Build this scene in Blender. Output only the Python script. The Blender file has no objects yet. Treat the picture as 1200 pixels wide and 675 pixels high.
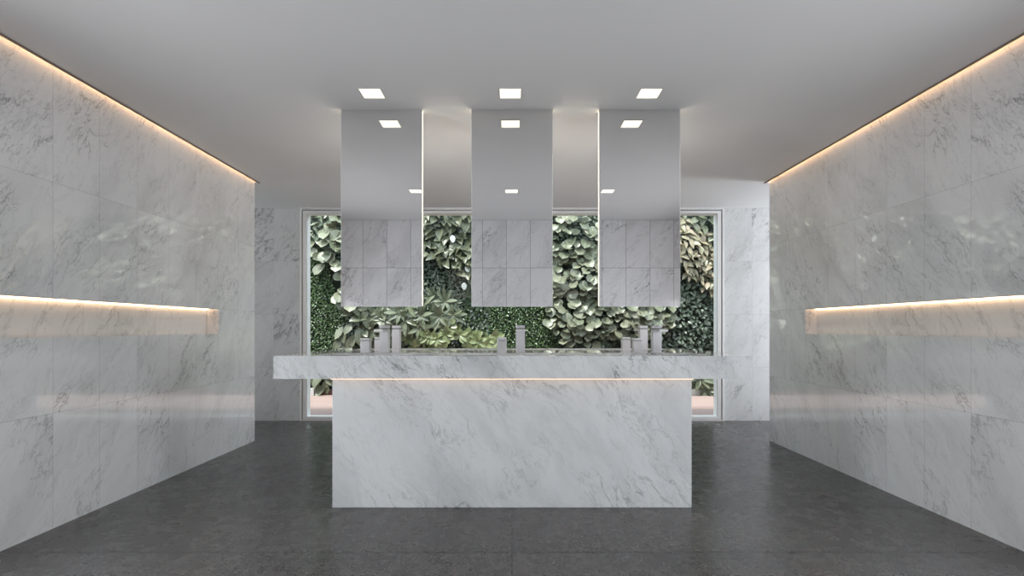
import bpy, bmesh, math, random
import numpy as np
from mathutils import Vector, Matrix

# ------------------------------------------------------------------ camera, world, lights, exposure
S = bpy.context.scene
C = S.collection
S.view_settings.view_transform = 'Standard'
S.view_settings.look = 'None'
S.view_settings.exposure = 0.0
S.view_settings.gamma = 1.0
S.view_settings.use_curve_mapping = False
S.cycles.use_denoising = True
S.cycles.max_bounces = 10
S.cycles.diffuse_bounces = 5
S.cycles.glossy_bounces = 5
S.cycles.transparent_max_bounces = 12
S.cycles.sample_clamp_indirect = 6.0
S.cycles.caustics_reflective = False
S.cycles.caustics_refractive = False

EYE = 1.04            # eye height
F = 600.0             # focal length in pixels of the 1200 px frame
HZ = 385.0            # horizon row
cam = bpy.data.cameras.new('camera')
cam.sensor_width = 36.0
cam.lens = 18.0
cam.shift_y = (HZ - 337.5) / 1200.0
cam.clip_start = 0.02
cam_o = bpy.data.objects.new('camera', cam)
C.objects.link(cam_o)
cam_o.location = (0, 0, EYE)
cam_o.rotation_euler = (math.pi / 2, 0, 0)
S.camera = cam_o

w = bpy.data.worlds.new('sky'); S.world = w
w.use_nodes = True
w.node_tree.nodes['Background'].inputs[0].default_value = (0.80, 0.90, 1.0, 1)
w.node_tree.nodes['Background'].inputs[1].default_value = 4.2


def area(name, loc, rot, sx, sy, power, col):
    l = bpy.data.lights.new(name, 'AREA')
    l.shape = 'RECTANGLE'; l.size = sx; l.size_y = sy
    l.energy = power; l.color = col
    o = bpy.data.objects.new(name, l); C.objects.link(o)
    o.location = loc; o.rotation_euler = rot
    return o


sun = bpy.data.lights.new('sun', 'SUN'); sun.energy = 6.0; sun.angle = math.radians(9); sun.color = (1, .96, .9)
sun_o = bpy.data.objects.new('sun', sun); C.objects.link(sun_o)
sun_o.rotation_euler = (math.radians(17), math.radians(-14), 0)

DAY = (0.95, 0.965, 1.0)
SIDE_FILL_W = 31.0         # fill power of each added side window near the camera
CORR_W = 70.0         # day light through the window at the corridor's right end
area('day_fill', (-2.57, 1.42, .79), (0, math.radians(-90), 0), 1.40, 1.15, SIDE_FILL_W, DAY)  # fill lamp in the added left side window
area('day_fill', (2.57, 1.42, .79), (0, math.radians(90), 0), 1.40, 1.15, SIDE_FILL_W, DAY)  # matching fill lamp in the added right side window
area('day_fill', (5.22, 5.27, 1.2), (0, math.radians(90), 0), 2.0, .8, CORR_W, DAY)
area('day_fill', (-5.22, 5.27, 1.2), (0, math.radians(-90), 0), 2.0, .8, 9.0, (1.0, .86, .78))  # added warm fill for the left back wall, out of view
LED_S = 12.0
NICHE_S = 4.5
UNDER_S = 1.5
LED_C = (1.0, 0.64, 0.37, 1)

# ------------------------------------------------------------------ dimensions (metres)
H = 2.40              # ceiling
WX = 2.385            # side wall faces
YB = 5.78             # back wall face
YE = 4.745            # where the side walls end
YR = -0.06            # rear wall face
TOP = 2.50
random.seed(4)


# ------------------------------------------------------------------ helpers
def bx(bm, x0, x1, y0, y1, z0, z1, bev=0.0):
    r = bmesh.ops.create_cube(bm, size=1.0)
    vs = r['verts']
    for v in vs:
        v.co = ((x0 + x1) / 2 + v.co.x * (x1 - x0), (y0 + y1) / 2 + v.co.y * (y1 - y0), (z0 + z1) / 2 + v.co.z * (z1 - z0))
    if bev:
        es = list({e for v in vs for e in v.link_edges})
        bmesh.ops.bevel(bm, geom=es, offset=bev, segments=2, affect='EDGES', profile=.6)


def cyl(bm, r, p0, p1, seg=24):
    p0, p1 = Vector(p0), Vector(p1)
    d = p1 - p0
    m = Matrix.Translation((p0 + p1) / 2) @ d.to_track_quat('Z', 'Y').to_matrix().to_4x4()
    bmesh.ops.create_cone(bm, cap_ends=True, segments=seg, radius1=r, radius2=r, depth=d.length, matrix=m)


def obj(name, bm, mat, parent=None):
    bmesh.ops.recalc_face_normals(bm, faces=bm.faces)
    me = bpy.data.meshes.new(name); bm.to_mesh(me); bm.free()
    o = bpy.data.objects.new(name, me); C.objects.link(o)
    if mat: me.materials.append(mat)
    if parent: o.parent = parent
    return o


def box(name, mat, dims, parent=None, bev=0.0):
    bm = bmesh.new()
    if parent:
        wx, wy, wz = parent.matrix_basis.translation if parent.parent is None else (parent.parent.matrix_basis.translation + parent.matrix_basis.translation)
        x0, x1, y0, y1, z0, z1 = dims
        dims = (x0 - wx, x1 - wx, y0 - wy, y1 - wy, z0 - wz, z1 - wz)
    bx(bm, *dims, bev)
    return obj(name, bm, mat, parent)


def struct(o):
    o['kind'] = 'structure'; return o


def tag(o, label, cat, group=None, kind=None):
    o['label'] = label; o['category'] = cat
    if group: o['group'] = group
    if kind: o['kind'] = kind
    return o


def empty(name, loc, label, cat, group=None):
    o = bpy.data.objects.new(name, None); C.objects.link(o)
    o.empty_display_size = .05
    o.location = loc
    return tag(o, label, cat, group)


def copy_tree(o, parent=None):
    c = o.copy(); C.objects.link(c)
    if parent: c.parent = parent
    for ch in [x for x in S.objects if x.parent == o and x != c]:
        copy_tree(ch, c)
    return c


# ------------------------------------------------------------------ materials
class NT:
    def __init__(s, name):
        s.m = bpy.data.materials.new(name); s.m.use_nodes = True
        s.t = s.m.node_tree
        s.b = s.t.nodes['Principled BSDF']

    def n(s, typ, **kw):
        nd = s.t.nodes.new(typ)
        for k, v in kw.items(): setattr(nd, k, v)
        return nd

    def put(s, sock, v):
        if isinstance(v, bpy.types.NodeSocket): s.t.links.new(v, sock)
        else: sock.default_value = v

    def math(s, op, a, b=0.0, c=0.0, clamp=False):
        nd = s.n('ShaderNodeMath', operation=op, use_clamp=clamp)
        for i, v in enumerate((a, b, c)): s.put(nd.inputs[i], v)
        return nd.outputs[0]

    def vmath(s, op, a, b=(0, 0, 0), scale=None):
        nd = s.n('ShaderNodeVectorMath', operation=op)
        s.put(nd.inputs[0], a); s.put(nd.inputs[1], b)
        if scale is not None: s.put(nd.inputs['Scale'], scale)
        return nd.outputs[0]

    def noise(s, vec, scale, detail=4, rough=.5, out=0, dist=0.0):
        nd = s.n('ShaderNodeTexNoise')
        s.put(nd.inputs['Vector'], vec)
        nd.inputs['Scale'].default_value = scale; nd.inputs['Detail'].default_value = detail
        nd.inputs['Roughness'].default_value = rough; nd.inputs['Distortion'].default_value = dist
        return nd.outputs[out]

    def ramp(s, fac, a, b, lo=0.0, hi=1.0):
        nd = s.n('ShaderNodeMapRange'); nd.interpolation_type = 'SMOOTHSTEP'
        s.put(nd.inputs[0], fac); nd.inputs[1].default_value = a; nd.inputs[2].default_value = b
        nd.inputs[3].default_value = lo; nd.inputs[4].default_value = hi
        return nd.outputs[0]

    def mix(s, fac, a, b):
        nd = s.n('ShaderNodeMix', data_type='RGBA')
        s.put(nd.inputs[0], fac); s.put(nd.inputs[6], a); s.put(nd.inputs[7], b)
        return nd.outputs[2]

    def combine(s, x, y, z):
        nd = s.n('ShaderNodeCombineXYZ')
        s.put(nd.inputs[0], x); s.put(nd.inputs[1], y); s.put(nd.inputs[2], z)
        return nd.outputs[0]

    def pos(s):
        nd = s.n('ShaderNodeNewGeometry'); sp = s.n('ShaderNodeSeparateXYZ')
        s.t.links.new(nd.outputs['Position'], sp.inputs[0])
        return sp.outputs

    def uvw(s):
        nd = s.n('ShaderNodeTexCoord'); sp = s.n('ShaderNodeSeparateXYZ')
        s.t.links.new(nd.outputs['Object'], sp.inputs[0])
        return sp.outputs

    def vein(s, n, width):
        return s.ramp(s.math('ABSOLUTE', s.math('SUBTRACT', n, .5)), 0.0, width, 1.0, 0.0)

    def joint(s, u, step, phase, half):
        f = s.math('FRACT', s.math('DIVIDE', s.math('SUBTRACT', u, phase), step))
        d = s.math('MULTIPLY', s.math('MINIMUM', f, s.math('SUBTRACT', 1.0, f)), step)
        return s.math('LESS_THAN', d, half)


def marble(name, axes, tile=None, joint=None, face=0.0, jw=.0011, ja=.45, phase=(0, 0), base=(.74, .745, .75, 1), dark=(.20, .205, .21, 1), rough=.04, ior=1.5,
           amount=1.0, cloud=.22, angle=.95, seed=0.0, scale=1.0):
    k = NT(name)
    p = k.uvw()
    idx = {'x': 0, 'y': 1, 'z': 2}
    u, v = p[idx[axes[0]]], p[idx[axes[1]]]
    third = p[3 - idx[axes[0]] - idx[axes[1]]]                      # keeps the figure running round corners
    wv = k.math('MULTIPLY', k.math('SUBTRACT', k.math('ABSOLUTE', third), face), .75)
    u, v = k.math('ADD', u, wv), (k.math('ADD', v, wv) if not tile else v)
    vec = k.combine(u, v, seed)
    if tile:
        iu = k.math('FLOOR', k.math('DIVIDE', k.math('SUBTRACT', u, phase[0]), tile[0]))
        iv = k.math('FLOOR', k.math('DIVIDE', k.math('SUBTRACT', v, phase[1]), tile[1]))
        wn = k.n('ShaderNodeTexWhiteNoise', noise_dimensions='3D')
        k.put(wn.inputs['Vector'], k.combine(iu, iv, seed + .37))
        vec = k.vmath('ADD', vec, k.vmath('SCALE', wn.outputs['Color'], scale=7.0))
    if scale != 1.0: vec = k.vmath('SCALE', vec, scale=scale)
    wc = k.noise(vec, 1.6, 5, .55, out=1)
    warp = k.vmath('SCALE', k.vmath('SUBTRACT', wc, (.5, .5, .5)), scale=.34)
    p2 = k.vmath('ADD', vec, warp)
    mp = k.n('ShaderNodeMapping', vector_type='TEXTURE'); k.put(mp.inputs[0], p2)
    mp.inputs['Rotation'].default_value = (0, 0, angle); mp.inputs['Scale'].default_value = (1 / .75, 1 / 2.4, 1.0)
    q = mp.outputs[0]
    n1 = k.noise(q, 1.9, 9, .60)
    n2 = k.noise(q, 4.6, 8, .62)
    n3 = k.noise(q, 9.0, 6, .6)
    mask = k.ramp(k.noise(vec, 1.7, 3, .5), .46, .66)
    mask2 = k.ramp(k.noise(vec, 2.6, 3, .5), .40, .68)
    v1 = k.math('MULTIPLY', k.vein(n1, .016), k.math('ADD', .18, mask))
    v2 = k.math('MULTIPLY', k.vein(n2, .022), k.math('ADD', .10, mask2))
    v3 = k.math('MULTIPLY', k.vein(n3, .05), k.math('MULTIPLY', mask, .45))
    tot = k.math('ADD', k.math('MULTIPLY', v1, .62), k.math('ADD', k.math('MULTIPLY', v2, .40), k.math('MULTIPLY', v3, .5)))
    cl = k.math('MULTIPLY', k.ramp(k.noise(q, 1.1, 6, .6), .42, .72), cloud)
    fac = k.math('ADD', k.math('MULTIPLY', tot, .85 * amount), cl, clamp=True)
    col = k.mix(fac, base, dark)
    if joint:
        j = k.math('MAXIMUM', k.joint(u, joint[0], phase[0], jw), k.joint(v, joint[1], phase[1], jw))
        col = k.mix(k.math('MULTIPLY', j, ja), col, (.22, .22, .22, 1))
    k.put(k.b.inputs['Base Color'], col)
    k.b.inputs['Roughness'].default_value = rough
    k.b.inputs['IOR'].default_value = ior
    return k.m


def plain(name, col, rough=.5, metal=0.0, bump=None, ior=1.45, emit=None):
    k = NT(name)
    k.b.inputs['Base Color'].default_value = (*col, 1)
    k.b.inputs['Roughness'].default_value = rough
    k.b.inputs['Metallic'].default_value = metal
    k.b.inputs['IOR'].default_value = ior
    g = k.n('ShaderNodeTexCoord').outputs['Object']
    if bump:
        bp = k.n('ShaderNodeBump'); bp.inputs['Strength'].default_value = bump[1]; bp.inputs['Distance'].default_value = .002
        k.put(bp.inputs['Height'], k.noise(g, bump[0], 3, .6))
        k.put(k.b.inputs['Normal'], bp.outputs[0])
    nz = k.ramp(k.noise(g, 6.0, 3), .3, .7, rough * .9, rough * 1.1)
    k.put(k.b.inputs['Roughness'], nz)
    if emit:
        k.b.inputs['Emission Color'].default_value = emit[0]
        k.b.inputs['Emission Strength'].default_value = emit[1]
    return k.m


M = {}
M['marble_side'] = marble('marble_side_wall', ('y', 'z'), tile=(.6, .6), joint=(.3, .6), phase=(2.66, 0), seed=1.3, face=2.385, rough=.0, ior=2.0, scale=1.45, amount=.85, base=(.82, .82, .825, 1), cloud=.18)
M['marble_niche'] = marble('marble_niche', ('y', 'z'), tile=(.6, .6), joint=(.6, 2.4), phase=(2.96, 0), seed=5.1, face=2.485, rough=.12, base=(.72, .71, .69, 1))
M['marble_back'] = marble('marble_back_wall', ('x', 'z'), tile=(.6, .6), joint=(.6, .6), phase=(-2.69, 0), seed=3.1, face=5.78, rough=.15)
M['marble_rear'] = marble('marble_rear_wall', ('x', 'z'), tile=(.3, .6), joint=(.3, .6), phase=(-.07, 0), seed=8.2, face=.06, jw=.0028, ja=.75, base=(.83, .835, .86, 1), rough=.08, amount=.9)
M['marble_base'] = marble('marble_island', ('x', 'z'), seed=2.2, rough=.10, amount=.95, cloud=.30, angle=-.95, base=(.66, .67, .675, 1), dark=(.25, .26, .27, 1), scale=1.25)
M['marble_slab'] = marble('marble_countertop', ('x', 'z'), seed=6.4, rough=.03, amount=1.4, cloud=.38, angle=-.95, base=(.66, .67, .675, 1), dark=(.25, .26, .27, 1), scale=1.7)
M['ceiling'] = plain('ceiling_plaster', (.74, .735, .735), .75, bump=(260, .35))
M['render'] = plain('outside_render', (.55, .55, .54), .8, bump=(60, .3))
M['frame'] = plain('white_window_frame', (.90, .90, .90), .35)
M['groove'] = plain('grey_window_groove', (.38, .37, .37), .5)
M['bronze'] = plain('brown_trim', (.24, .18, .145), .5, .0)
M['steel'] = plain('satin_steel', (.66, .65, .67), .38, .4)
M['steel_dark'] = plain('shadow_gap_steel', (.18, .18, .18), .4, .8)
M['silver'] = plain('mirror_silver', (.83, .82, .815), .004, 1.0)
for nd in list(M['silver'].node_tree.links):
    if nd.to_socket.name == 'Roughness': M['silver'].node_tree.links.remove(nd)
M['silver'].node_tree.nodes['Principled BSDF'].inputs['Roughness'].default_value = 0.0
M['panel'] = plain('mirror_back_panel', (.35, .35, .36), .4)
M['edge'] = plain('polished_glass_edge', (.62, .66, .64), .12)
M['led'] = plain('warm_led', (1, .9, .8), .5, emit=(LED_C, LED_S))
M['led_niche'] = plain('warm_niche_led', (1, .9, .8), .5, emit=(LED_C, NICHE_S))
M['led_under'] = plain('warm_counter_led', (1, .9, .8), .5, emit=((1.0, .56, .30, 1), UNDER_S))
M['led_mirror'] = plain('mirror_edge_light', (1, .95, .88), .5, emit=((1, .86, .64, 1), 2.2))
M['fill_back'] = plain('mirror_back_fill', (1, .97, .93), .5, emit=((1, .92, 0.84, 1), 5.4))  # glow of the panel added behind each mirror
M['lamp'] = plain('downlight_diffuser', (1, 1, .97), .5, emit=((1.0, .95, .80, 1), 1.15))
M['lamp_frame'] = plain('downlight_frame', (.72, .66, .58), .4)
M['planter'] = plain('reddish_timber', (.20, .10, .085), .6, bump=(40, .4))
M['kerb'] = plain('pale_stone', (.55, .55, .53), .6)
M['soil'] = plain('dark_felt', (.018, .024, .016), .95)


def floor_mat():
    k = NT('dark_stone_tiles')
    p = k.pos(); u, v = p[0], p[1]
    vec = k.combine(u, v, 0.0)
    iu = k.math('FLOOR', k.math('DIVIDE', u, 1.2)); iv = k.math('FLOOR', k.math('DIVIDE', k.math('SUBTRACT', v, 2.98), .6))
    wn = k.n('ShaderNodeTexWhiteNoise', noise_dimensions='3D'); k.put(wn.inputs['Vector'], k.combine(iu, iv, .7))
    tv = k.vmath('ADD', vec, k.vmath('SCALE', wn.outputs['Color'], scale=9.0))
    big = k.ramp(k.noise(tv, 1.6, 5, .55), .25, .75)
    mid = k.noise(tv, 14, 5, .65)
    fine = k.noise(tv, 95, 3, .75)
    vo = k.n('ShaderNodeTexVoronoi'); k.put(vo.inputs['Vector'], tv); vo.inputs['Scale'].default_value = 120
    spk = k.ramp(vo.outputs['Distance'], .10, .28, 1.0, 0.0)
    col = k.mix(big, (.046, .045, .046, 1), (.070, .068, .069, 1))
    col = k.mix(k.math('MULTIPLY', k.ramp(mid, .3, .8), .3), col, (.092, .09, .092, 1))
    col = k.mix(k.math('MULTIPLY', k.ramp(fine, .35, .7), .6), col, (.022, .022, .023, 1))
    col = k.mix(k.math('MULTIPLY', spk, k.math('MULTIPLY', k.ramp(mid, .4, .6), .9)), col, (.30, .22, .22, 1))
    j = k.math('MAXIMUM', k.joint(u, 1.2, 0.0, .003), k.joint(v, .6, 2.98, .0065))
    col = k.mix(k.math('MULTIPLY', j, .85), col, (.010, .010, .011, 1))
    k.put(k.b.inputs['Base Color'], col)
    k.put(k.b.inputs['Roughness'], k.ramp(mid, .3, .7, .22, .31))
    bp = k.n('ShaderNodeBump'); bp.inputs['Strength'].default_value = .08; bp.inputs['Distance'].default_value = .001
    k.put(bp.inputs['Height'], fine); k.put(k.b.inputs['Normal'], bp.outputs[0])
    return k.m


def deck_mat():
    k = NT('pinkish_deck_boards')
    p = k.pos(); u, v = p[0], p[1]
    ib = k.math('FLOOR', k.math('DIVIDE', v, .14))
    wn = k.n('ShaderNodeTexWhiteNoise', noise_dimensions='1D'); k.put(wn.inputs['W'], ib)
    g = k.noise(k.combine(k.math('ADD', k.math('MULTIPLY', u, 1.4), k.math('MULTIPLY', wn.outputs[0], 30)), k.math('MULTIPLY', v, 28), 0.0), 1.0, 6, .6)
    col = k.mix(k.ramp(g, .3, .7), (.27, .18, .16, 1), (.38, .285, .26, 1))
    col = k.mix(k.math('MULTIPLY', wn.outputs[0], .5), col, (.38, .275, .25, 1))
    j = k.joint(v, .14, 0.0, .004)
    col = k.mix(k.math('MULTIPLY', j, .55), col, (.16, .09, .08, 1))
    k.put(k.b.inputs['Base Color'], col); k.b.inputs['Roughness'].default_value = .6
    return k.m


def glass_mat():
    k = NT('clear_glass')
    out = k.t.nodes['Material Output']; k.t.nodes.remove(k.b)
    tr = k.n('ShaderNodeBsdfTransparent'); tr.inputs[0].default_value = (.95, .975, .965, 1)
    gl = k.n('ShaderNodeBsdfGlossy'); gl.inputs['Roughness'].default_value = 0.0
    fr = k.n('ShaderNodeFresnel'); fr.inputs[0].default_value = 1.12
    mx = k.n('ShaderNodeMixShader')
    k.put(mx.inputs[0], fr.outputs[0]); k.put(mx.inputs[1], tr.outputs[0]); k.put(mx.inputs[2], gl.outputs[0])
    k.put(out.inputs[0], mx.outputs[0])
    return k.m


M['floor'] = floor_mat(); M['deck'] = deck_mat(); M['glass'] = glass_mat()


# ------------------------------------------------------------------ room shell
struct(box('floor', M['floor'], (-5.3, 5.3, -.3, YB + .02, -.12, 0)))
bm = bmesh.new()
bx(bm, -2.36, 2.36, -.3, 4.765, H, TOP)
bx(bm, -5.3, 5.3, 4.765, YB + .12, H, TOP)
bx(bm, -5.3, 5.3, -.3, YB + .12, TOP, TOP + .12)
struct(obj('ceiling', bm, M['ceiling']))


def wall_cells(name, sgn, us, zs, holes, depth_of, thick, mat):
    """a side wall in the Y-Z plane: cells between the given cuts, a hole cell is left out or starts deeper"""
    bm = bmesh.new()
    for i in range(len(us) - 1):
        for j in range(len(zs) - 1):
            d = 0.0
            for (a, b, c, e, dep) in holes:
                if us[i] >= a - 1e-6 and us[i + 1] <= b + 1e-6 and zs[j] >= c - 1e-6 and zs[j + 1] <= e + 1e-6: d = dep
            if d is None: continue
            x0, x1 = WX + d, WX + thick
            bx(bm, *((x0, x1) if sgn > 0 else (-x1, -x0)), us[i], us[i + 1], zs[j], zs[j + 1])
    bmesh.ops.remove_doubles(bm, verts=bm.verts, dist=1e-5)
    return struct(obj(name, bm, mat))


NY0, NY1, NZ0, NZ1, ND = 2.22, 4.165, .996, 1.195, .10     # niche
SW = (.82, 2.02, .06, 1.52)                                # added side opening, out of view, lets fill light in
for sgn, side in ((-1, 'left'), (1, 'right')):
    wo = wall_cells('wall_' + side, sgn, [-.3, SW[0], SW[1], NY0, NY1, YE], [0, SW[2], NZ0, NZ1, SW[3], TOP],
                    [(SW[0], SW[1], SW[2], SW[3], None), (NY0, NY1, NZ0, NZ1, ND)], None, .25, M['marble_side'])
    # niche back lining in slabs of its own
    xn = WX + ND
    x0, x1 = (xn - .004, xn) if sgn > 0 else (-xn, -xn + .004)
    struct(box('trim_niche_lining_' + side, M['marble_niche'], (x0, x1, NY0, NY1, NZ0, NZ1)))
    # window added near the camera, out of view, to hold the fill lamp
    n = 2 if sgn < 0 else 3
    X0, X1 = sorted((sgn * (WX + .20), sgn * (WX + .25)))
    fr = struct(bpy.data.objects.new('window_%d' % n, None)); C.objects.link(fr)
    bm = bmesh.new()
    a, b, c, e = SW
    t = .05
    bx(bm, X0, X1, a, b, c, c + t); bx(bm, X0, X1, a, b, e - t, e)
    bx(bm, X0, X1, a, a + t, c + t, e - t); bx(bm, X0, X1, b - t, b, c + t, e - t)
    obj('window_frame', bm, M['frame'], fr)
    xm = (X0 + X1) / 2
    box('glass_pane', M['glass'], (xm - .004, xm + .004, a + t, b - t, c + t, e - t), fr)
    # corridor wall behind the side wall, and trim lip of the cove
    y0 = YE - .2
    cx = sorted((sgn * (WX + .25), sgn * 5.3))
    struct(box('wall_corridor_' + side, M['marble_back'], (cx[0], cx[1], y0, YE, 0, H)))
    tx = sorted((sgn * 2.352, sgn * 2.36))
    struct(box('trim_%d' % (1 if sgn < 0 else 2), M['bronze'], (tx[0], tx[1], -.06, 4.775, H - .009, H + .02)))

struct(box('wall_rear', M['marble_rear'], (-2.64, 2.64, YR - .2, YR, 0, TOP)))
WW = 2.39             # garden window half width
struct(box('wall_back_left', M['marble_back'], (-5.3, -WW, YB, YB + .14, 0, H)))
struct(box('wall_back_right', M['marble_back'], (WW, 5.3, YB, YB + .14, 0, H)))
ya, yb = YE + .08, YB - .08
for sgn, side, n in ((1, 'right', 4), (-1, 'left', 5)):  # left end window is added, unseen, for the warm fill
    X = lambda a, b: sorted((sgn * a, sgn * b))
    bm = bmesh.new()
    for q in ((YE, ya, 0, TOP), (yb, YB + .14, 0, TOP), (ya, yb, 2.25, TOP), (ya, yb, 0, .1)): bx(bm, *X(5.3, 5.4), *q)
    struct(obj('wall_corridor_end_' + side, bm, M['marble_back']))
    fr = struct(bpy.data.objects.new('window_%d' % n, None)); C.objects.link(fr)
    bm = bmesh.new()
    for q in ((ya, ya + .05, .1, 2.25), (yb - .05, yb, .1, 2.25), (ya + .05, yb - .05, .1, .15), (ya + .05, yb - .05, 2.2, 2.25)): bx(bm, *X(5.32, 5.37), *q)
    obj('window_frame', bm, M['frame'], fr)
    box('glass_pane', M['glass'], (*X(5.34, 5.348), ya + .05, yb - .05, .15, 2.2), fr)

# garden window: outer flange, groove, inner sash, one pane
gw = struct(bpy.data.objects.new('window_1', None)); C.objects.link(gw)


def rect_frame(bm, hx, z0, z1, t, y0, y1, tb=None, tt=None):
    tb = tb or t; tt = tt or t
    bx(bm, -hx, -hx + t, y0, y1, z0, z1); bx(bm, hx - t, hx, y0, y1, z0, z1)
    bx(bm, -hx + t, hx - t, y0, y1, z0, z0 + tb); bx(bm, -hx + t, hx - t, y0, y1, z1 - tt, z1)


bm = bmesh.new(); rect_frame(bm, WW, 0, H, .018, YB - .014, YB + .10, .012, .018)
obj('outer_frame', bm, M['frame'], gw)
bm = bmesh.new(); rect_frame(bm, WW - .018, .012, H - .018, .016, YB + .004, YB + .10, .004, .016)
obj('frame_groove', bm, M['groove'], gw)
bm = bmesh.new(); rect_frame(bm, WW - .034, .016, H - .034, .040, YB - .012, YB + .10, .03, .03)
obj('sash_frame', bm, M['frame'], gw)
box('glass_pane', M['glass'], (-WW + .074, WW - .074, YB - .004, YB + .004, .046, H - .064), gw)

# ------------------------------------------------------------------ cove and niche lights
for sgn, side in ((-1, 'left'), (1, 'right')):
    x = sorted((sgn * 2.362, sgn * 2.384))
    o = box('led_strip', M['led'], (x[0], x[1], .0, 4.77, 2.43, 2.436))
    tag(o, 'warm cove light strip in the ceiling slot along the %s marble wall' % side, 'light strip', 'warm ceiling cove strips')
    x = sorted((sgn * (WX + ND - .026), sgn * (WX + ND - .006)))
    o = box('led_strip', M['led_niche'], (x[0], x[1], NY0 + .01, NY1 - .01, NZ1 - .005, NZ1))
    tag(o, 'warm light strip inside the long niche of the %s marble wall' % side, 'light strip', 'warm niche strips')

# ------------------------------------------------------------------ island
IX = 1.044; IY0 = 2.975; IY1 = 4.02
SXH = 1.37; SY0 = 2.94; SY1 = 4.08; SZ0 = .751; SZ1 = .883
tag(box('washstand_base', M['marble_base'], (-IX, IX, IY0, IY1, 0, SZ0), bev=.0015),
    'broad pale grey marble block standing on the dark floor under the long countertop', 'washstand')
ct = empty('countertop', (0, (SY0 + SY1) / 2, SZ0), 'long polished marble countertop with trough basins laid on the marble block', 'countertop')
tx, ty0, ty1, td = 1.16, SY0 + .055, SY0 + .36, .07
cy = (SY0 + SY1) / 2
bm = bmesh.new()
xs = [-SXH, -tx, tx, SXH]; ys = [SY0, ty0, ty1, 2 * cy - ty1, 2 * cy - ty0, SY1]
for i in range(3):
    for j in range(5):
        top = SZ1 - td if (i == 1 and j in (1, 3)) else SZ1
        bx(bm, xs[i], xs[i + 1], ys[j] - cy, ys[j + 1] - cy, 0, top - SZ0)
bmesh.ops.remove_doubles(bm, verts=bm.verts, dist=1e-5)
seen = {}
for f in list(bm.faces):                                            # drop the faces between neighbouring blocks
    kf = tuple(round(q, 4) for q in f.calc_center_median())
    seen.setdefault(kf, []).append(f)
dead = [f for fs in seen.values() if len(fs) > 1 for f in fs]
bmesh.ops.delete(bm, geom=dead, context='FACES')
obj('slab', bm, M['marble_slab'], ct)
for yy in ((ty0 + ty1) / 2, 2 * cy - (ty0 + ty1) / 2):
    bm = bmesh.new(); z = SZ1 - td - SZ0
    bx(bm, -.35, .35, yy - cy - .012, yy - cy + .012, z, z + .003, .001)
    obj('drain_slot', bm, M['steel_dark'], ct)
o = box('led_strip', M['led_under'], (-IX, IX, SY0 + .008, SY0 + .024, SZ0 - .004, SZ0 + .002))
tag(o, 'warm light strip under the front overhang of the marble countertop', 'light strip')


# ------------------------------------------------------------------ taps
def make_tap():
    t = empty('basin_tap', (0, 0, SZ1), '', 'tap', 'tall square taps on the countertop')
    bm = bmesh.new(); bx(bm, -.028, .028, -.028, .028, .002, .135, .002); obj('body', bm, M['steel'], t)
    bm = bmesh.new(); bx(bm, -.031, .031, -.031, .031, 0, .004, .001); obj('base_plate', bm, M['steel'], t)
    bm = bmesh.new(); bx(bm, -.028, .028, -.165, -.026, .137, .152, .002); bx(bm, -.028, .028, -.030, .028, .130, .152, .002); obj('spout', bm, M['steel'], t)
    bm = bmesh.new(); bx(bm, -.020, .020, -.020, .020, .150, .160); obj('neck', bm, M['steel_dark'], t)
    bm = bmesh.new(); bx(bm, -.028, .028, -.028, .028, .159, .178, .002); obj('lever_block', bm, M['steel'], t)
    bm = bmesh.new(); bx(bm, -.012, .012, -.105, -.024, .168, .177, .002); obj('lever', bm, M['steel'], t)
    return t


def make_valve():
    t = empty('soap_dispenser', (0, 0, SZ1), '', 'dispenser', 'short square dispensers on the countertop')
    bm = bmesh.new(); bx(bm, -.029, .029, -.029, .029, .002, .076, .002); obj('body', bm, M['steel'], t)
    bm = bmesh.new(); bx(bm, -.031, .031, -.031, .031, 0, .004, .001); obj('base_plate', bm, M['steel'], t)
    bm = bmesh.new(); bx(bm, -.022, .022, -.022, .022, .075, .081); obj('neck', bm, M['steel_dark'], t)
    bm = bmesh.new(); bx(bm, -.029, .029, -.029, .029, .080, .094, .002); obj('cap', bm, M['steel'], t)
    return t


tap, valve = make_tap(), make_valve()
first = True
for bxn, where in ((-.895, 'left'), (-.005, 'middle'), (.885, 'right')):
    for yy, rot, row in ((3.36, 0, 'near'), (3.70, math.pi, 'far')):
        a = tap if first else copy_tree(tap)
        b = valve if first else copy_tree(valve)
        first = False
        a.location = (bxn + .061, yy, SZ1); a.rotation_euler = (0, 0, rot)
        b.location = (bxn - .063, yy, SZ1); b.rotation_euler = (0, 0, rot)
        mir = {'left': 'left hanging mirror', 'middle': 'middle hanging mirror', 'right': 'right hanging mirror'}[where]
        face = 'spout towards the room' if row == 'near' else 'spout towards the garden window'
        a['label'] = 'tall square steel tap below the %s, %s' % (mir, face)
        b['label'] = 'short square steel dispenser below the %s, in the %s row' % (mir, 'near' if row == 'near' else 'far garden-side')


# ------------------------------------------------------------------ hanging mirrors
MY = 3.18; MW = .25; MZ0 = 1.178; MT = .045


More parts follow.
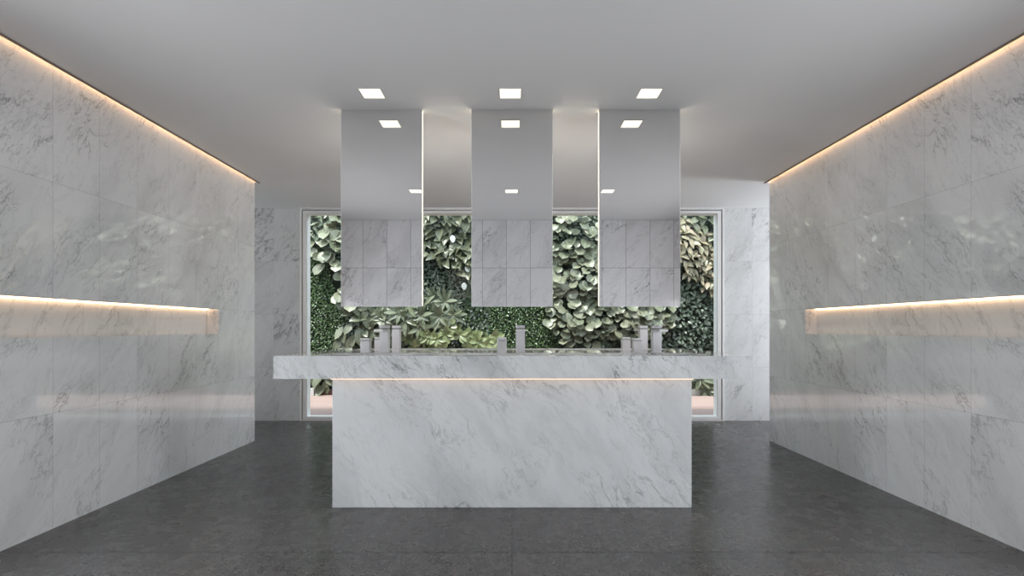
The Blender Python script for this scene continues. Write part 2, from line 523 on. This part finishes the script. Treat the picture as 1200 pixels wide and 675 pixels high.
def make_mirror():
    t = empty('hanging_mirror', (0, MY, MZ0), '', 'mirror', 'mirrors hanging from the ceiling')
    h = H - MZ0
    bm = bmesh.new(); bx(bm, -MW + .008, MW - .008, .006, MT, .004, h); obj('back_panel', bm, M['panel'], t)
    bm = bmesh.new(); bx(bm, -MW + .02, MW - .02, MT, MT + .003, .36, h - .40); obj('back_fill', bm, M['fill_back'], t)  # added glowing panel, hidden from the front, brightens the far half of the room
    bm = bmesh.new(); bx(bm, -MW, MW, 0, .005, 0, h); g = obj('mirror_glass', bm, M['silver'], t)
    bm = bmesh.new()
    e = .0022
    bx(bm, -MW - e, -MW, -.0005, .006, -e, h); bx(bm, MW, MW + e, -.0005, .006, -e, h); bx(bm, -MW, MW, -.0005, .006, -e, 0)
    obj('glass_edge', bm, M['edge'], g)
    for s in (-1, 1):
        bm = bmesh.new(); x = sorted((s * (MW - .008), s * (MW - .0005)))
        bx(bm, x[0], x[1], .012, MT, .004, h - .002); obj('edge_light', bm, M['led_mirror'], t)
    return t


m0 = make_mirror()
for i, (x, s) in enumerate(((-.810, 'left of the three tall ceiling-hung mirrors, above the left pair of taps'),
                            (0.0, 'middle of the three tall ceiling-hung mirrors, above the central taps'),
                            (.793, 'right of the three tall ceiling-hung mirrors, above the right pair of taps'))):
    o = m0 if i == 0 else copy_tree(m0)
    o.location = (x, MY, MZ0); o['label'] = s


# ------------------------------------------------------------------ downlights
def make_light():
    t = empty('ceiling_downlight', (0, 0, H), '', 'downlight', 'square recessed ceiling downlights')
    bm = bmesh.new(); a, b = .060, .065
    for q in ((-b, b, -b, -a), (-b, b, a, b), (-b, -a, -a, a), (a, b, -a, a)): bx(bm, *q, -.0025, 0)
    obj('frame', bm, M['lamp_frame'], t)
    bm = bmesh.new(); bx(bm, -a, a, -a, a, -.0015, 0); obj('diffuser', bm, M['lamp'], t)
    lt = area('lamp_light', (0, 0, -.004), (0, 0, 0), .11, .11, 2.2, (1, .90, .76)); lt.data.spread = math.radians(110); lt.parent = t
    return t


l0 = make_light()
for i, (x, y, s) in enumerate(((-.809, 2.96, 'in front of the left hanging mirror'), (-.01, 2.96, 'in front of the middle hanging mirror'), (.793, 2.96, 'in front of the right hanging mirror'),
                               (-.95, 1.29, 'reflected low in the left hanging mirror'), (-.005, 1.29, 'reflected low in the middle hanging mirror'), (.947, 1.29, 'reflected low in the right hanging mirror'))):
    o = l0 if i == 0 else copy_tree(l0)
    o.location = (x, y, H); o['label'] = 'small square lit ceiling downlight ' + s

# ------------------------------------------------------------------ garden
GY = 8.30             # face of the green wall
struct(box('deck', M['deck'], (-6, 6, YB + .02, GY + .3, -.12, -.004)))
struct(box('wall_garden', M['soil'], (-6, 6, GY + .06, GY + .3, 0, 3.2)))
struct(box('wall_garden_end_left', M['render'], (-6.2, -6, YB + .14, GY + .3, 0, 3.2)))
struct(box('wall_garden_end_right', M['render'], (6, 6.2, YB + .14, GY + .3, 0, 3.2)))
pl = empty('planter', (0, 8.14, 0), 'low reddish timber planter edge at the back of the wooden deck, under the plants', 'planter')
bm = bmesh.new(); bx(bm, -5.9, 5.9, -.08, -.045, -.004, .048, .003); bx(bm, -5.9, 5.9, .13, .155, -.004, .048); obj('timber_edge', bm, M['planter'], pl)
bm = bmesh.new(); bx(bm, -5.9, 5.9, -.045, .13, -.004, .03); obj('soil', bm, M['soil'], pl)
tag(box('kerb_stone', M['kerb'], (-3.62, -3.085, 7.97, 8.055, -.004, .105), bev=.004), 'white stone block at the left end of the timber planter edge', 'stone')
tag(box('kerb_stone', M['kerb'], (2.80, 3.02, 8.0, 8.055, -.004, .085), bev=.004), 'pale grey stone block at the right end of the timber planter edge', 'stone')


def G(px, py):
    """point on the green wall (metres) behind a photo position"""
    return ((px - 600) / F * GY, EYE + (HZ - py) / F * GY)


def leaf_mat(name, c_dark, c_light, rib, edge=None, rough=.35, edge_w=.25, var=.5):
    k = NT(name)
    uv = k.n('ShaderNodeUVMap'); uv.uv_map = 'UVMap'
    sp = k.n('ShaderNodeSeparateXYZ'); k.put(sp.inputs[0], uv.outputs[0])
    at = k.n('ShaderNodeAttribute'); at.attribute_name = 'leaf'
    r = at.outputs['Fac']
    col = k.mix(r, c_dark, c_light)
    au = k.math('ABSOLUTE', k.math('SUBTRACT', sp.outputs[0], .5))
    # side veins
    sv = k.math('SINE', k.math('MULTIPLY', k.math('SUBTRACT', sp.outputs[1], k.math('MULTIPLY', au, .8)), 38.0))
    col = k.mix(k.math('MULTIPLY', k.ramp(sv, .5, 1.0), .4), col, rib)
    col = k.mix(k.ramp(au, .0, .06, .75, 0.0), col, rib)
    if edge:
        col = k.mix(k.math('MULTIPLY', k.ramp(k.math('ADD', au, k.math('MULTIPLY', k.math('SUBTRACT', r, .5), .15)), .5 - edge_w, .5), .85), col, edge)
    k.put(k.b.inputs['Base Color'], col)
    k.b.inputs['Roughness'].default_value = rough
    k.b.inputs['IOR'].default_value = 1.45
    k.b.inputs['Subsurface Weight'].default_value = 0.0
    return k.m


L = {
    'round': leaf_mat('leaf_pale_round', (0.071, 0.088, 0.050, 1), (0.196, 0.198, 0.134, 1), (0.246, 0.236, 0.169, 1), (0.223, 0.216, 0.158, 1), edge_w=.12),
    'broad': leaf_mat('leaf_broad', (0.057, 0.071, 0.038, 1), (0.166, 0.173, 0.115, 1), (0.218, 0.213, 0.146, 1)),
    'heart': leaf_mat('leaf_heart', (0.035, 0.042, 0.019, 1), (0.104, 0.108, 0.063, 1), (0.132, 0.133, 0.083, 1)),
    'lance': leaf_mat('leaf_lance', (0.042, 0.061, 0.031, 1), (0.124, 0.142, 0.083, 1), (0.276, 0.269, 0.188, 1)),
    'palm': leaf_mat('leaf_yellow_green', (0.112, 0.141, 0.048, 1), (0.224, 0.247, 0.117, 1), (0.241, 0.261, 0.145, 1)),
    'cream': leaf_mat('leaf_cream_pink', (0.151, 0.147, 0.076, 1), (0.267, 0.213, 0.146, 1), (0.275, 0.227, 0.153, 1), (0.303, 0.198, 0.146, 1), edge_w=.22),
    'small': leaf_mat('leaf_small_dark', (0.015, 0.033, 0.009, 1), (0.082, 0.138, 0.044, 1), (0.097, 0.155, 0.056, 1), rough=.3),
    'blue': leaf_mat('leaf_bluish', (0.024, 0.038, 0.025, 1), (0.116, 0.141, 0.100, 1), (0.136, 0.159, 0.117, 1), rough=.3),
    'white': leaf_mat('white_flower', (.50, .51, .48, 1), (.62, .62, .58, 1), (.58, .58, .52, 1)),
}
SHAPE = {
    'white': ([.1, .8, 1.0, .7, .0], [0, .2, .5, .8, 1]),   # outline half-widths along the blade, rows
    'round': ([0, .55, .92, 1.0, .86, .0], [0, .12, .35, .6, .85, 1]),
    'broad': ([.05, .55, .95, .95, .62, .0], [0, .15, .4, .62, .84, 1]),
    'heart': ([.0, .85, 1.0, .78, .42, .0], [0, .10, .30, .55, .80, 1]),
    'lance': ([.08, .55, .95, .90, .52, .0], [0, .2, .42, .62, .84, 1]),
    'palm': ([.08, .5, .9, .95, .6, .0], [0, .25, .5, .7, .88, 1]),
    'cream': ([.08, .6, .95, .8, .4, .0], [0, .2, .42, .64, .84, 1]),
    'small': ([.1, .9, .0], [0, .5, 1]),
    'blue': ([.08, .8, .9, .0], [0, .3, .62, 1]),
}
rng = np.random.default_rng(7)


def blade(kind, length, width, curl, fold):
    hw, ts = SHAPE[kind]
    v, uv = [], []
    for h, t in zip(hw, ts):
        y = length * (t - .12 * curl * t * t)
        zc = -curl * length * .35 * t * t
        for s in (-1, 0, 1):
            v.append((s * h * width / 2, y, zc + (fold * abs(s) * h * width / 2)))
            uv.append((.5 + .5 * s * (h if h > 0 else 0.0), t))
    f = []
    for i in range(len(ts) - 1):
        a = i * 3
        f += [(a, a + 1, a + 4, a + 3), (a + 1, a + 2, a + 5, a + 4)]
    return np.array(v), np.array(uv), np.array(f)


def foliage(name, kind, leaves, parent=None):
    """leaves: list of (base point, direction, facing, length, width) -> one mesh"""
    V, U, Fc, R = [], [], [], []
    off = 0
    for (p, d, up, ln, wd) in leaves:
        v, uv, f = blade(kind, ln, wd, rng.uniform(.2, .9), rng.uniform(.12, .5))
        d = d / np.linalg.norm(d)
        n = up - d * np.dot(up, d); n /= np.linalg.norm(n)
        s = np.cross(d, n)
        V.append(p + v[:, :1] * s + v[:, 1:2] * d + v[:, 2:] * n)
        U.append(uv[f].reshape(-1, 2)); Fc.append(f + off); off += len(v)
        R.append(np.full(len(v), np.clip(rng.normal(.5, .27), 0, 1)))
    V = np.concatenate(V); Fc = np.concatenate(Fc); U = np.concatenate(U); R = np.concatenate(R)
    me = bpy.data.meshes.new(name)
    me.vertices.add(len(V)); me.vertices.foreach_set('co', V.astype(np.float32).ravel())
    me.loops.add(len(Fc) * 4); me.loops.foreach_set('vertex_index', Fc.astype(np.int32).ravel())
    me.polygons.add(len(Fc))
    me.polygons.foreach_set('loop_start', np.arange(0, len(Fc) * 4, 4, dtype=np.int32))
    me.polygons.foreach_set('use_smooth', np.ones(len(Fc), dtype=bool))
    uvl = me.uv_layers.new(name='UVMap'); uvl.data.foreach_set('uv', U.astype(np.float32).ravel())
    at = me.attributes.new('leaf', 'FLOAT', 'POINT'); at.data.foreach_set('value', R.astype(np.float32))
    me.update(calc_edges=True); me.validate()
    me.materials.append(L[kind])
    o = bpy.data.objects.new(name, me); C.objects.link(o)
    if parent: o.parent = parent
    return o


def inside(poly, x, z):
    c = False
    for i in range(len(poly)):
        (x1, z1), (x2, z2) = poly[i], poly[i - 1]
        if (z1 > z) != (z2 > z) and x < (x2 - x1) * (z - z1) / (z2 - z1) + x1: c = not c
    return c


def scatter(poly, step, jit=.45):
    xs = [p[0] for p in poly]; zs = [p[1] for p in poly]
    pts = []
    z = max(zs); row = 0
    while z > min(zs):
        x = min(xs) + (step / 2 if row % 2 else 0)
        while x < max(xs):
            q = (x + rng.uniform(-jit, jit) * step, z + rng.uniform(-jit, jit) * step)
            if inside(poly, *q) and .03 < q[1] < 3.15: pts.append(q)
            x += step
        z -= step; row += 1
    return pts


def scales(poly, kind, ln, wd, step, out=(.3, .9), spread=.7, bulge=.12, aim=0.0):
    """leaves that overlap like scales, tips down and out"""
    cx = sum(p[0] for p in poly) / len(poly); cz = sum(p[1] for p in poly) / len(poly)
    rx = max(abs(p[0] - cx) for p in poly); rz = max(abs(p[1] - cz) for p in poly)
    res = []
    for (x, z) in scatter(poly, step):
        k = max(0.0, 1 - .7 * (((x - cx) / rx) ** 2 + ((z - cz) / rz) ** 2))
        y = GY - .03 - bulge * k - rng.uniform(0, .07)
        a = aim + rng.normal(0, spread)
        d = np.array((math.sin(a), -rng.uniform(*out), -math.cos(a)))
        up = np.array((rng.normal(0, .35), -1.0, rng.uniform(.2, 1.0)))
        s = rng.uniform(.7, 1.2)
        res.append((np.array((x, y, z + ln * .35)), d, up, ln * s, wd * s * rng.uniform(.85, 1.1)))
    return res


def rosettes(poly, ln, wd, step, n=(6, 8), tilt=(.25, .7), bulge=.12):
    """leaves radiating from growing points"""
    res = []
    for (x, z) in scatter(poly, step):
        y = GY - .05 - rng.uniform(.02, bulge)
        k = rng.integers(*n); a0 = rng.uniform(0, 6.28)
        lean = np.array((rng.normal(0, .15), -1, rng.uniform(.0, .5)))
        for i in range(k):
            a = a0 + i * 6.283 / k + rng.normal(0, .15)
            d = np.array((math.cos(a), -rng.uniform(*tilt), math.sin(a)))
            s = rng.uniform(.75, 1.15)
            res.append((np.array((x, y, z)), d, lean + d * .01, ln * s, wd * s))
    return res


def P(*pts): return [G(*p) for p in pts]


def plant(name, kind, label, leaves, group='plants of the green wall'):
    ps = np.array([l[0] for l in leaves])
    o = foliage(name, kind, leaves)
    # origin at the middle of the clump
    c = ps.mean(axis=0)
    o.data.transform(Matrix.Translation(-Vector(c))); o.location = c
    tag(o, label, 'plant', group)
    return o


# low covering growth (nobody could count it)
def cover(name, kind, poly, ln, wd, step, label, bulge=.02):
    o = foliage(name, kind, scales(poly, kind, ln, wd, step, out=(.2, 1.6), spread=1.5, bulge=bulge))
    tag(o, label, 'foliage', kind='stuff')


cover('creeping_foliage', 'small', P((255, 280), (376, 280), (405, 372), (412, 440), (255, 462)), .042, .030, .022, 'dense dark tiny-leaved cover on the green wall beside the left frame of the garden window')
cover('creeping_foliage', 'small', P((545, 300), (655, 300), (655, 462), (430, 462), (430, 412), (545, 412)), .040, .028, .022, 'dense dark tiny-leaved cover on the green wall below the middle mirror')
cover('creeping_foliage', 'blue', P((488, 296), (575, 296), (575, 418), (488, 418)), .065, .042, .032, 'bluish small-leaved cover between the pointed leaves and the lance-leaved clump')
cover('creeping_foliage', 'blue', P((660, 300), (960, 300), (960, 462), (655, 462)), .085, .055, .042, 'bluish grey leafy cover low on the green wall beside the right frame of the garden window')
cover('creeping_foliage', 'blue', P((640, 165), (960, 165), (960, 310), (640, 310)), .07, .045, .045, 'bluish small leaves at the top of the green wall beside the right mirror')
cover('creeping_foliage', 'blue', P((255, 165), (640, 165), (640, 300), (255, 300)), .08, .05, .05, 'mixed leafy cover along the top of the green wall behind the left mirror')
cover('creeping_foliage', 'blue', P((400, 300), (490, 300), (490, 462), (400, 462)), .07, .045, .04, 'mixed leafy cover low on the green wall behind the left taps')

plant('trailing_plant', 'lance', 'plant with narrow green leaves in the top left corner of the garden window', scales(P((330, 225), (420, 225), (412, 254), (378, 286), (330, 300)), 'lance', .20, .075, .075, spread=.9))
plant('pale_leaved_plant', 'round', 'plant with large pale round leaves beside the left mirror, upper half', scales(P((370, 290), (400, 252), (440, 255), (440, 320), (386, 324)), 'round', .22, .17, .11, out=(.4, 1.7), spread=.9, aim=.3, bulge=.2))
plant('pale_leaved_plant', 'round', 'plant with large pale round leaves beside the lower left edge of the left mirror', scales(P((392, 326), (440, 318), (440, 362), (404, 366), (396, 352)), 'round', .22, .17, .11, out=(.4, 1.7), spread=.9, aim=.3, bulge=.2))
plant('paddle_leaved_plant', 'broad', 'plant with broad grey-green paddle leaves left of the left taps', scales(P((408, 382), (424, 356), (446, 352), (446, 414), (398, 414)), 'broad', .27, .14, .12, spread=1.0, aim=-.5, bulge=.2))
plant('paddle_leaved_plant', 'broad', 'broad-leaved plant below the left overhang of the countertop', scales(P((374, 436), (430, 420), (430, 462), (374, 462)), 'broad', .26, .13, .12, spread=1.0, aim=-.6, bulge=.2))
plant('lance_leaved_plant', 'lance', 'plant with pale-ribbed lance leaves below the left mirror', rosettes(P((440, 356), (498, 350), (498, 392), (440, 412)), .24, .075, .17, n=(8, 11), bulge=.25))
plant('lance_leaved_plant', 'lance', 'plant with pale-ribbed lance leaves beside the lower right corner of the left mirror', rosettes(P((492, 344), (536, 350), (536, 378), (492, 396)), .24, .072, .17, n=(8, 11), bulge=.25))
plant('umbrella_plant', 'palm', 'yellow-green plant with fingered leaves beside the far left tap', rosettes(P((478, 392), (520, 388), (528, 416), (478, 416)), .15, .078, .14, n=(6, 8), bulge=.30))
plant('umbrella_plant', 'palm', 'yellow-green fingered plant higher up, halfway between the left and middle taps', rosettes(P((518, 378), (548, 380), (556, 402), (518, 402)), .15, .078, .14, n=(6, 8), bulge=.30))
plant('umbrella_plant', 'palm', 'yellow-green fingered plant beside the middle dispenser', rosettes(P((550, 394), (586, 394), (586, 418), (550, 418)), .15, .078, .10, n=(6, 8), bulge=.18))
plant('heart_leaved_climber', 'heart', 'climber with olive pointed leaves between the left and middle mirrors, at the top', scales(P((486, 235), (566, 235), (566, 285), (486, 285)), 'heart', .19, .12, .085, out=(.5, 1.2), bulge=.15))
plant('heart_leaved_climber', 'heart', 'climber with olive pointed leaves hanging beside the left edge of the middle mirror', scales(P((486, 282), (580, 282), (580, 335), (545, 332), (520, 312), (486, 304)), 'heart', .19, .12, .085, out=(.5, 1.2), bulge=.15))
plant('heart_leaved_climber', 'heart', 'climber with olive pointed leaves hidden behind the middle mirror', scales(P((566, 235), (640, 235), (640, 300), (580, 310)), 'heart', .19, .12, .09, out=(.5, 1.2), bulge=.15))
plant('pale_leaved_plant', 'round', 'plant with pale round leaves between the middle and right mirrors, at the top', scales(P((640, 236), (680, 236), (688, 262), (715, 275), (715, 310), (640, 310)), 'round', .18, .15, .095, out=(.4, 1.8), spread=.9, bulge=.18))
plant('pale_leaved_plant', 'round', 'plant with pale round leaves between the middle and right mirrors, halfway down', scales(P((640, 306), (715, 306), (760, 330), (770, 352), (638, 352)), 'round', .17, .145, .09, out=(.4, 1.8), spread=.8, bulge=.2))
plant('pale_leaved_plant', 'round', 'mound of pale round leaves below the gap between the middle and right mirrors', scales(P((634, 350), (712, 350), (712, 402), (664, 408), (642, 384)), 'round', .17, .145, .09, out=(.4, 1.8), spread=.8, bulge=.2))
plant('pale_leaved_plant', 'round', 'mound of pale round leaves below the right mirror', scales(P((708, 350), (780, 350), (788, 372), (764, 400), (708, 402)), 'round', .17, .145, .09, out=(.4, 1.8), spread=.8, bulge=.2))
plant('rosette_plant', 'round', 'light green rosette of large leaves beside the left edge of the right mirror', rosettes(P((676, 272), (696, 272), (696, 296), (676, 296)), .24, .13, .25, n=(8, 10), bulge=.3))
plant('broad_leaved_plant', 'broad', 'broad-leaved green plant in the top right corner of the garden window', scales(P((790, 228), (862, 228), (862, 284), (826, 282), (790, 268)), 'broad', .27, .13, .10, spread=1.0, bulge=.15))
plant('variegated_plant', 'cream', 'cream and pink tipped variegated plant beside the right edge of the right mirror', scales(P((766, 258), (797, 262), (826, 280), (826, 326), (806, 330), (766, 304)), 'cream', .17, .072, .06, spread=.8, bulge=.2, aim=.3))
plant('variegated_plant', 'cream', 'cream and pink tipped variegated plant beside the right frame of the garden window', scales(P((822, 278), (862, 290), (862, 350), (838, 356), (812, 336)), 'cream', .17, .072, .06, spread=.8, bulge=.2, aim=.3))
plant('striped_plant', 'lance', 'plant with striped lance leaves below the right overhang of the countertop', rosettes(P((786, 430), (856, 430), (856, 455), (786, 455)), .24, .07, .15, n=(9, 12), bulge=.32))


def flowers(o, spots):
    """small white spathes standing out of a climber"""
    for px, py in spots:
        x, z = G(px, py)
        f = foliage('flower', 'white', [(np.array((x, GY - .22, z + .05)), np.array((.1, -.25, -1.0)), np.array((0., -1., .3)), .13, .085)])
        f.parent = o; f.matrix_parent_inverse = Matrix.Translation(-o.location)
        f['label'] = 'white flower'


flowers(bpy.data.objects['heart_leaved_climber'], [(532, 282)])
flowers(bpy.data.objects['heart_leaved_climber.001'], [(545, 336), (549, 316)])
